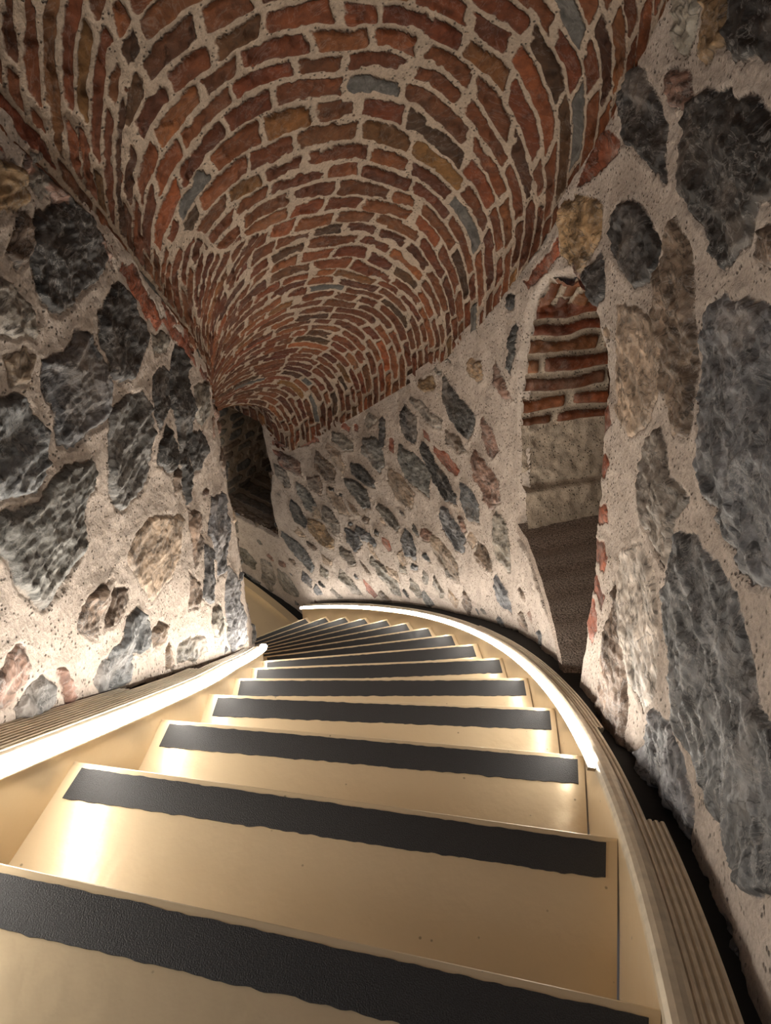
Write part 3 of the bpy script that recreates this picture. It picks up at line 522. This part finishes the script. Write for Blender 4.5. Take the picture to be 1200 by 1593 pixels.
def build_vault():
    sl = [-2.9]
    while sl[-1] < 20:
        s = sl[-1]
        if s < 2.5: d = .05
        else: d = float(np.interp(s, [2.5, 4, 6, 9, 13, 15, 20], [.02, .0125, .0125, .015, .0155, .02, .02]))
        sl.append(s+d)
    s = np.array(sl); nt_ = 400; t = np.linspace(-.012, 1.012, nt_)
    A = win(s); B = wout(s); zi = nos(s)+hsi(s); zo = nos(s)+hso(s)
    q = (1-np.cos(np.pi*np.clip(t, 0, 1)))/2; lift = np.sin(np.pi*np.clip(t, 0, 1))**.82; tail = np.where(t < 0, t, np.where(t > 1, 1-t, 0))
    rise = np.interp(s, [-3, 3, 7, 12, 20], [.44, .44, .44, .45, .46])
    P = np.empty((len(s), nt_, 3)); P[..., :2] = A[:, None, :]*(1-q)[None, :, None]+B[:, None, :]*q[None, :, None]
    P[..., 2] = zi[:, None]*(1-q)+zo[:, None]*q+rise[:, None]*lift+tail*1.6
    centre = P.copy(); centre[..., :2] = ((A+B)/2)[:, None, :]; centre[..., 2] = ((zi+zo)/2)[:, None]-.1
    n = grid_normals(P, centre)
    Cn = P[:, nt_//2]; a = np.r_[0, np.cumsum(np.linalg.norm(np.diff(Cn, axis=0), axis=1))]
    w_ = np.linalg.norm(np.diff(P, axis=1), axis=2); b = np.concatenate([np.zeros((len(s), 1)), np.cumsum(w_, axis=1)], 1); b -= b[:, nt_//2][:, None]
    ag = a[:, None]+.030*vnoise(P*3.3, 31)+.010*vnoise(P*11, 32)+.0035*vnoise(P*45, 33)
    bg = b+.006*vnoise(P*40, 34)+.02*vnoise(P*9, 35)
    # the ring courses are laid askew: their outer feet stand further down the stair than their inner feet
    aref = float(np.interp(7.2, s, a))
    ac = np.interp(s[:, None]-skew(s)[:, None]*(q[None, :]-.5), s, a)+ag-a[:, None]
    ac = np.interp(ac, [a[0], aref, a[-1]], [a[0], aref, aref+(a[-1]-aref)*1.05])
    sd, tint, tone = brick_field(ac, bg, .068, .135, .0135, 4)
    # two patches over the inner wall where the bricks fan out square to the wall
    wv = .02*vnoise(P*8, 48)
    tb = np.interp(s, [2, 4, 4.6, 4.85, 5.15, 5.7, 6.6, 7.3, 8.0], [.30, .23, .17, -.1, -.1, .11, .21, .31, -.1])[:, None]+wv
    sdp, tintp, tonep = brick_field(ag+.02, bg, .056, .20, .0145, 21)
    pm = t[None, :] < tb; gapd = np.abs(t[None, :]-tb)*1.3-.006
    sd = np.minimum(np.where(pm, sdp, sd), gapd); tint = np.where(pm[..., None], tintp*.9, tint); tone = np.where(pm, tonep, tone)
    # one row of bricks laid lengthwise along the inner spring line
    foot = b-b[:, int(.012/1.024*nt_)][:, None]+.006*vnoise(P*20, 44)
    al = np.r_[0, np.cumsum(np.linalg.norm(np.diff(A, axis=0), axis=1)*1.28)][:, None]+0*b
    sd2, tint2, tone2 = brick_field(foot+.0005, al+.01*vnoise(P*15, 45), .052, .17, .014, 14)
    row = foot < .052
    sd = sd-.009*sstep(.30, .62, vnoise(P*13, 46)+.4*vnoise(P*50, 47))
    sd = np.where(row, sd2, np.minimum(sd, foot-.052)); tint = np.where(row[..., None], tint2, tint); tone = np.where(row, tone2, tone)
    m = sstep(-.002, .005, sd)
    spall = sstep(.12, .5, vnoise(P*26, 36)+.35*vnoise(P*80, 37))
    disp = m*(.0055+.0025*tone*.6+.0035*fbm(P, 60, 3, 38)-.005*spall)+(1-m)*(.003*fbm(P, 55, 3, 39))+.010*fbm(P, 5, 2, 40)
    tint = tint*(1-.25*spall[..., None])
    P = P+n*disp[..., None]
    return tag(grid_obj('ceiling', P, M_BRICK, None, sd-.0025*spall, tint), kind='structure')
build_vault()

# ------------------------------------------------------------------ setting: niches through the outer wall
def build_niche(name, outline, direc, depth, field, mat, seed, taper=0.):
    o = np.array(outline+[outline[0]], float); d = np.r_[0, np.cumsum(np.linalg.norm(np.diff(o, axis=0), axis=1))]
    p = np.arange(0, d[-1], .006); u = np.interp(p, d, o[:, 0]); z = np.interp(p, d, o[:, 1]); p = np.r_[p, d[-1]]; u = np.r_[u, o[0, 0]]; z = np.r_[z, o[0, 1]]
    base = wout(so(u)); k = np.arange(.012, depth, .006)
    P = np.empty((len(p), len(k)+14, 3)); cen = np.array([base[:, 0].mean(), base[:, 1].mean(), z.mean()])
    full = np.c_[base, z]; dv = np.array([direc[0], direc[1], 0.])
    for j, dd in enumerate(k): P[:, j] = full+dv*dd+(cen-full)*np.array([1, 1, 1])*taper*(dd/depth)
    last = P[:, len(k)-1]; cl = last.mean(0)
    for j in range(14): P[:, len(k)+j] = last+(cl-last)*((j+1)/14.)
    centre = np.broadcast_to((full.mean(0)+dv*depth*.3), P.shape); n = grid_normals(P, centre)
    P = P+n*(.012*vnoise(P*np.array([3, 3, 22]), seed+9)+.006*vnoise(P*60, seed+8))[..., None]*np.clip(1.2-np.arange(P.shape[1])/25., 0, 1)[None, :, None]
    dep = np.broadcast_to(np.r_[k, np.linspace(depth, depth+.3, 14)][None, :], P.shape[:2])
    pp = np.broadcast_to(p[:, None], P.shape[:2]); zz = P[..., 2]
    sd, tint, extra = field(pp, dep, zz, P)
    m = sstep(-.003, .005, sd)
    P = P+n*((m*(.006+.004*fbm(P, 45, 3, seed))+(1-m)*.004*fbm(P, 40, 3, seed+1)+.006*fbm(P, 8, 2, seed+2)+extra)[..., None])
    return tag(grid_obj(name, P, mat, None, sd, tint), kind='structure')
o_ = np.array(NICHE_R); dR = np.r_[0, np.cumsum(np.linalg.norm(np.diff(o_, axis=0), axis=1))]
def field_r(p, dep, z, P):
    q = p+.010*vnoise(P*14, 71)
    sd, col, _ = brick_field(q, dep+.05, .060, .26, .020, 9)
    sdv, colv, _ = brick_field(dep+.006*vnoise(P*20, 77), q, .052, .16, .016, 19)
    top = p < dR[12]-.02; sd = np.where(top, sdv, sd); col = np.where(top[..., None], colv, col)
    rg = (p > dR[4]) & (p < dR[14]+.01)
    plaster = -.02+.018*vnoise(P*22, 72)
    sd = np.where(rg, sd, np.minimum(plaster, -.002)); col = np.where(rg[..., None], col*1.15, np.array([.17, .14, .11]))
    ledge = .018*sstep(-1.385, -1.40, z)-.012*np.exp(-((z+1.385)/.008)**2)
    return sd, col, np.where(p > dR[14], ledge+.01*fbm(P, 30, 3, 73), .012*sstep(-.01, .01, sd)*rg)
build_niche('wall_niche', NICHE_R, (.974, .225), .62, field_r, M_NICHE, 70)
def field_l(p, dep, z, P):
    st = []; rg = np.random.default_rng(3)
    row = -3.2; k = 0
    while row < -2.05:
        hgt = rg.uniform(.05, .085); x = rg.uniform(-.1, 0)
        while x < 1.3:
            l = rg.uniform(.08, .2)
            a = x+l/2; c = row+hgt/2; st.append((rg.choice(list('GGNTGgTN')), np.array([(a-l*.42, c-hgt*.2), (a-l*.3, c-hgt*.38), (a+l*.3, c-hgt*.36), (a+l*.43, c), (a+l*.3, c+hgt*.36), (a-l*.35, c+hgt*.33)])))
            x += l+.012
        row += hgt
    sd, tint, kind = stone_field(dep+.01*vnoise(P*25, 75), z+.008*vnoise(P*25, 76), st, 9)
    return sd, tint, np.zeros(p.shape)
ang = nrm(17.9)
build_niche('wall_recess', NICHE_L, (float(ang[0]), float(ang[1])), .85, field_l, M_NICHE, 80)
# sill of the right niche: flat, covered with dark matting
def sill():
    a = wout(so(np.linspace(.86, 1.60, 40))); b = a+np.array([.974, .225])*.60; a = a-np.array([.974, .225])*.012
    v = [(x, y, -1.497+.002*math.sin(i*1.3)) for i, (x, y) in enumerate(a)]+[(x, y, -1.497) for x, y in b]
    v += [(x, y, -1.53) for x, y in a]; n = 40
    f = [(i, i+1, n+i+1, n+i) for i in range(n-1)]+[(i, i+1, 2*n+i+1, 2*n+i) for i in range(n-1)]
    return tag(mesh_obj('trim_1', v, f, M_CARPET), kind='structure')
sill()

# ------------------------------------------------------------------ sweeps along the stair
def outer_pt(s, off): s = np.asarray(s, float); return Rc(s)+np.asarray(off)*nrm(s)
def inner_pt(s, off): s = np.asarray(s, float); return Lc(s)-np.asarray(off)*nd(s)
def rail_o(s): return np.interp(s, [-1, 0, 2, 6, 10, 14], [.035, .035, .04, .05, .065, .09])
def rail_i(s): return np.interp(s, [-2, 1, 3, 4, 5, 6.4], [.045, .045, .04, .045, .045, .055])
def sweep(name, ptf, s0, s1, prof, hfun, mat, parent=None, ds=.06, closed=True, caps=True, smooth=False, scale=None):
    s = np.linspace(s0, s1, max(3, int((s1-s0)/ds))); m = len(prof); V = []; F = []
    for i, x in enumerate(s):
        for (o, v) in prof:
            k = 1 if scale is None else scale(x)
            q = ptf(x, o*k); V.append((q[0], q[1], float(nos(x)+hfun(x)+v)))
    for i in range(len(s)-1):
        for j in range(m if closed else m-1):
            a = i*m+j; b = i*m+(j+1) % m; F.append((a, b, b+m, a+m))
    if closed and caps: F.append(tuple(range(m))); F.append(tuple(range((len(s)-1)*m, len(s)*m)))
    return mesh_obj(name, V, F, mat, parent, smooth)
zero = lambda s: 0.
# side plates
ro = empty('stair_stringer', (.45, .9, -1.6), 'cream metal side plate along the outer right wall, curving away to the left', 'stair stringer', 'side plates of the staircase')
sweep('side_plate', outer_pt, -1.0, 14.2, [(.016, -.34), (.028, -.34), (.028, 0), (.016, 0)], rail_o, M_CREAM, ro)
ri = empty('stair_stringer', (-.5, .8, -1.6), 'cream metal side plate below the left rail, ending where the inner stone wall bulges out', 'stair stringer', 'side plates of the staircase')
sweep('side_plate', inner_pt, -1.0, 8, [(.008, -.34), (.02, -.34), (.02, 0), (.008, 0)], rail_i, M_CREAM, ri)

# fluted metal covers
def flute(o0, n, w, amp, top=.010, lead=None):
    pr = []
    if lead: pr += lead
    for k in range(n):
        x = o0+k*w
        pr += [(x+.08*w, top-amp), (x+.25*w, top-amp*.15), (x+.5*w, top), (x+.75*w, top-amp*.15), (x+.92*w, top-amp)]
    return pr+[(o0+n*w, top-.004), (o0+n*w, -.006), ((lead[0][0] if lead else o0), -.006)]
lead = [(.006, -.004), (.006, .002), (.009, .008), (.014, .0115), (.020, .0128), (.026, .012), (.031, .009)]
for i, (s0, s1, n, lab) in enumerate([
        (-.9, 1.06, 5, 'widest fluted metal cover strip, nearest piece at the lower right beside the bottom steps'),
        (1.06, 2.25, 2, 'narrow fluted metal cover strip beside the lower end of the right light strip'),
        (2.25, 4.3, 4, 'fluted metal cover strip beside the dark niche sill on the right'),
        (4.3, 5.3, 4, 'short fluted metal cover strip at the far corner of the right niche'),
        (5.3, 6.4, 4, 'fluted metal cover strip just beyond the right niche, under the pale rubble wall'),
        (6.4, 14.15, 3, 'long fluted metal cover strip curving along the far rubble wall')]):
    o = sweep('fluted_cover', outer_pt, s0, s1, flute(.031, n, .0078 if i < 2 else .0068, .0042, lead=lead), rail_o, M_FLUTE, ds=.05, smooth=False)
    tag(o, lab, 'metal trim', 'fluted covers along the right stringer')
leadl = [(.004, -.006), (.004, .002), (.010, .008), (.016, .012), (.022, .016), (.030, .0165)]
for i, (s0, s1, n, lab) in enumerate([
        (-.95, 2.28, 10, 'broad fluted metal cover strip behind the left light strip, running off the left edge'),
        (2.28, 3.55, 7, 'fluted metal cover strip at the middle of the left rail under the stone wall'),
        (3.55, 6.25, 4, 'last narrow fluted metal cover strip near the tip of the left rail')]):
    o = sweep('fluted_cover', inner_pt, s0, s1, flute(.030, n, .0085, .0065, top=.018, lead=leadl), rail_i, M_FLUTE, ds=.05)
    tag(o, lab, 'metal trim', 'fluted covers along the left stringer')
# black bands standing in for the shade in the gaps between covers and masonry
tag(sweep('trim_2', outer_pt, -.95, 14.3, [(.03, -.014), (.22, -.020), (.22, -.03), (.03, -.03)], rail_o, M_GAP_SHADE), kind='structure')
tag(sweep('trim_3', inner_pt, -.95, 6.6, [(.03, -.014), (.22, -.020), (.22, -.03), (.03, -.03)], rail_i, M_GAP_SHADE), kind='structure')

# LED strips
def circ(o, v, r, n=8): return [(o+r*math.cos(2*math.pi*k/n), v+r*math.sin(2*math.pi*k/n)) for k in range(n)]
le = empty('led_strip_light', (.42, 1.2, -1.5), 'glowing white light strip on the right side plate, curving round to the far left', 'light', 'light strips of the staircase')
sweep('diffuser', outer_pt, 1.90, 14.15, circ(.002, .0085, .0095), rail_o, M_LED, le, ds=.08, smooth=True)
sweep('diffuser', outer_pt, 1.66, 1.80, circ(.003, .006, .0065), rail_o, M_LED, le, ds=.04, smooth=True)
sweep('end_clip', outer_pt, 1.58, 1.64, [(-.006, -.004), (.008, -.004), (.008, .004), (-.006, .004)], rail_o, M_CAP, le, ds=.03)
sweep('light_shield_lip', outer_pt, 1.64, 14.15, [(-.003, -.004), (.008, -.004), (.008, -.0015), (-.003, -.0015)], rail_o, M_FLUTE, le, ds=.06)  # lip added to keep the strip's light off the side plate
ll = empty('led_strip_light', (-.5, 1.0, -1.2), 'thick glowing white light strip along the left rail, ending in a bright tip', 'light', 'light strips of the staircase')
sweep('diffuser', inner_pt, -.9, 6.3, circ(.000, .012, .0135, 10), rail_i, M_LED, ll, ds=.08, smooth=True)
sweep('light_shield_lip', inner_pt, -.9, 6.3, [(-.006, -.005), (.008, -.005), (.008, -.002), (-.006, -.002)], rail_i, M_FLUTE, ll, ds=.06)  # added shield, cuts the left strip's steep downward light
sweep('end_cap', inner_pt, 6.3, 6.36, circ(.000, .011, .0135, 10), rail_i, M_CAP, ll, ds=.03)

# ------------------------------------------------------------------ steps
ORD = ['nearest one, cut by the bottom edge', 'second one up from the bottom edge', 'third one up from the bottom edge',
       'fourth one up from the bottom edge', 'fifth one up from the bottom edge', 'sixth one up, where the fan begins',
       'seventh one up, level with the left rail tip', 'eighth one up, first to meet the inner wall', 'seventh one before the landing',
       'sixth one before the landing', 'fifth one before the landing', 'fourth one before the landing', 'third one before the landing',
       'second-last before the landing', 'last one above the landing floor']
rg = np.random.default_rng(12)
for k in range(15):
    z = -.75-.2*k
    def lin(s, f):      # point on the nosing line s, f 0 = left plate, 1 = right plate
        a = Lc(s)-.0078*nd(s); b = Rc(s)+.0157*nd(s); return a*(1-f)+b*f
    root = empty('stair_step', (float(lin(k, .5)[0]), float(lin(k, .5)[1]), z), 'cream metal step with black strip, '+ORD[k], 'stair step', 'cream metal steps of the staircase')
    fs = np.linspace(0, 1, 9)
    back = [lin(k-1, f) for f in fs]; front = [lin(k, f) for f in fs]
    dirv = [(b-a)/np.linalg.norm(b-a) for a, b in zip(back, front)]
    back = [b-.0*d for b, d in zip(back, dirv)]
    # tread plate with a rounded nosing lip
    prof = [(-1, 0), (-.006, 0.), (-.0015, .0006), (0, -.001), (0.0005, -.004), (-.002, -.010), (-.012, -.012), (-1, -.012)]
    V = []; F = []
    for a, b, d in zip(back, front, dirv):
        for o, dz in prof:
            q = (a+d*.003) if o == -1 else b+d*o
            V.append((q[0], q[1], z+dz))
    m = len(prof)
    for i in range(8):
        for j in range(m): F.append((i*m+j, i*m+(j+1) % m, (i+1)*m+(j+1) % m, (i+1)*m+j))
    F += [tuple(range(m)), tuple(range(8*m, 9*m))]
    mesh_obj('tread', V, F, M_CREAM, root)
    V = []; F = []
    for b, d in zip(front, dirv):
        for o, dz in ((-.016, -.012), (-.022, -.012), (-.022, -.199), (-.016, -.199)): q = b+d*o; V.append((q[0], q[1], z+dz))
    for i in range(8):
        for j in range(4): F.append((i*4+j, i*4+(j+1) % 4, (i+1)*4+(j+1) % 4, (i+1)*4+j))
    F += [(0, 1, 2, 3), (32, 33, 34, 35)]
    mesh_obj('riser', V, F, M_CREAM, root)
    # grip strip with slightly ragged edges
    nn = 160; V = []; F = []; w0 = .009; w1 = .057
    fa = .024+rg.uniform(-.006, .006); fb = .984+rg.uniform(-.010, .003)
    x = np.linspace(fa, fb, nn); ja = .0008*np.convolve(rg.normal(0, 1, nn), [.3, .4, .3], 'same'); jb = .0011*np.convolve(rg.normal(0, 1, nn), [.3, .4, .3], 'same')
    A0 = lin(k-1, 0); 
    for i, f in enumerate(x):
        b = lin(k, f); a = lin(k-1, f); d = (b-a)/np.linalg.norm(b-a)
        for o, dz in ((-w0+ja[i], .0002), (-w0+ja[i], .0016), (-w1+jb[i], .0016), (-w1+jb[i], .0002)): q = b+d*o; V.append((q[0], q[1], z+dz))
    for i in range(nn-1):
        for j in range(4): F.append((i*4+j, i*4+(j+1) % 4, (i+1)*4+(j+1) % 4, (i+1)*4+j))
    F += [(0, 1, 2, 3), tuple(range(4*nn-4, 4*nn))]
    mesh_obj('grip_strip', V, F, M_GRIP, root)

# ------------------------------------------------------------------ landing
ss = np.linspace(13.85, 20, 60)
a = Rc(ss)+.02*nrm(ss); b = win(ss)
V = [(p[0], p[1], -3.75) for p in a]+[(p[0], p[1], -3.75) for p in b]+[(p[0], p[1], -3.80) for p in a]+[(p[0], p[1], -3.80) for p in b]
n = 60; F = []
for i in range(n-1): F += [(i, i+1, n+i+1, n+i), (2*n+i, 2*n+i+1, 3*n+i+1, 3*n+i), (i, i+1, 2*n+i+1, 2*n+i), (n+i, n+i+1, 3*n+i+1, 3*n+i)]
F += [(0, n, 3*n, 2*n), (n-1, 2*n-1, 4*n-1, 3*n-1)]
tag(mesh_obj('floor', V, F, M_CREAM), kind='structure')
flat = lambda s: -3.75-nos(s)
tag(sweep('baseboard_landing', outer_pt, 14.25, 20, [(-.006, 0), (.045, 0), (.045, .035), (-.006, .035)], flat, M_CREAM), kind='structure')
tag(sweep('trim_4', outer_pt, 14.25, 20, [(.046, .0), (.10, .0), (.10, .028), (.046, .028)], flat, M_GAP_SHADE), kind='structure')  # black band in place of the shaded line behind the curb
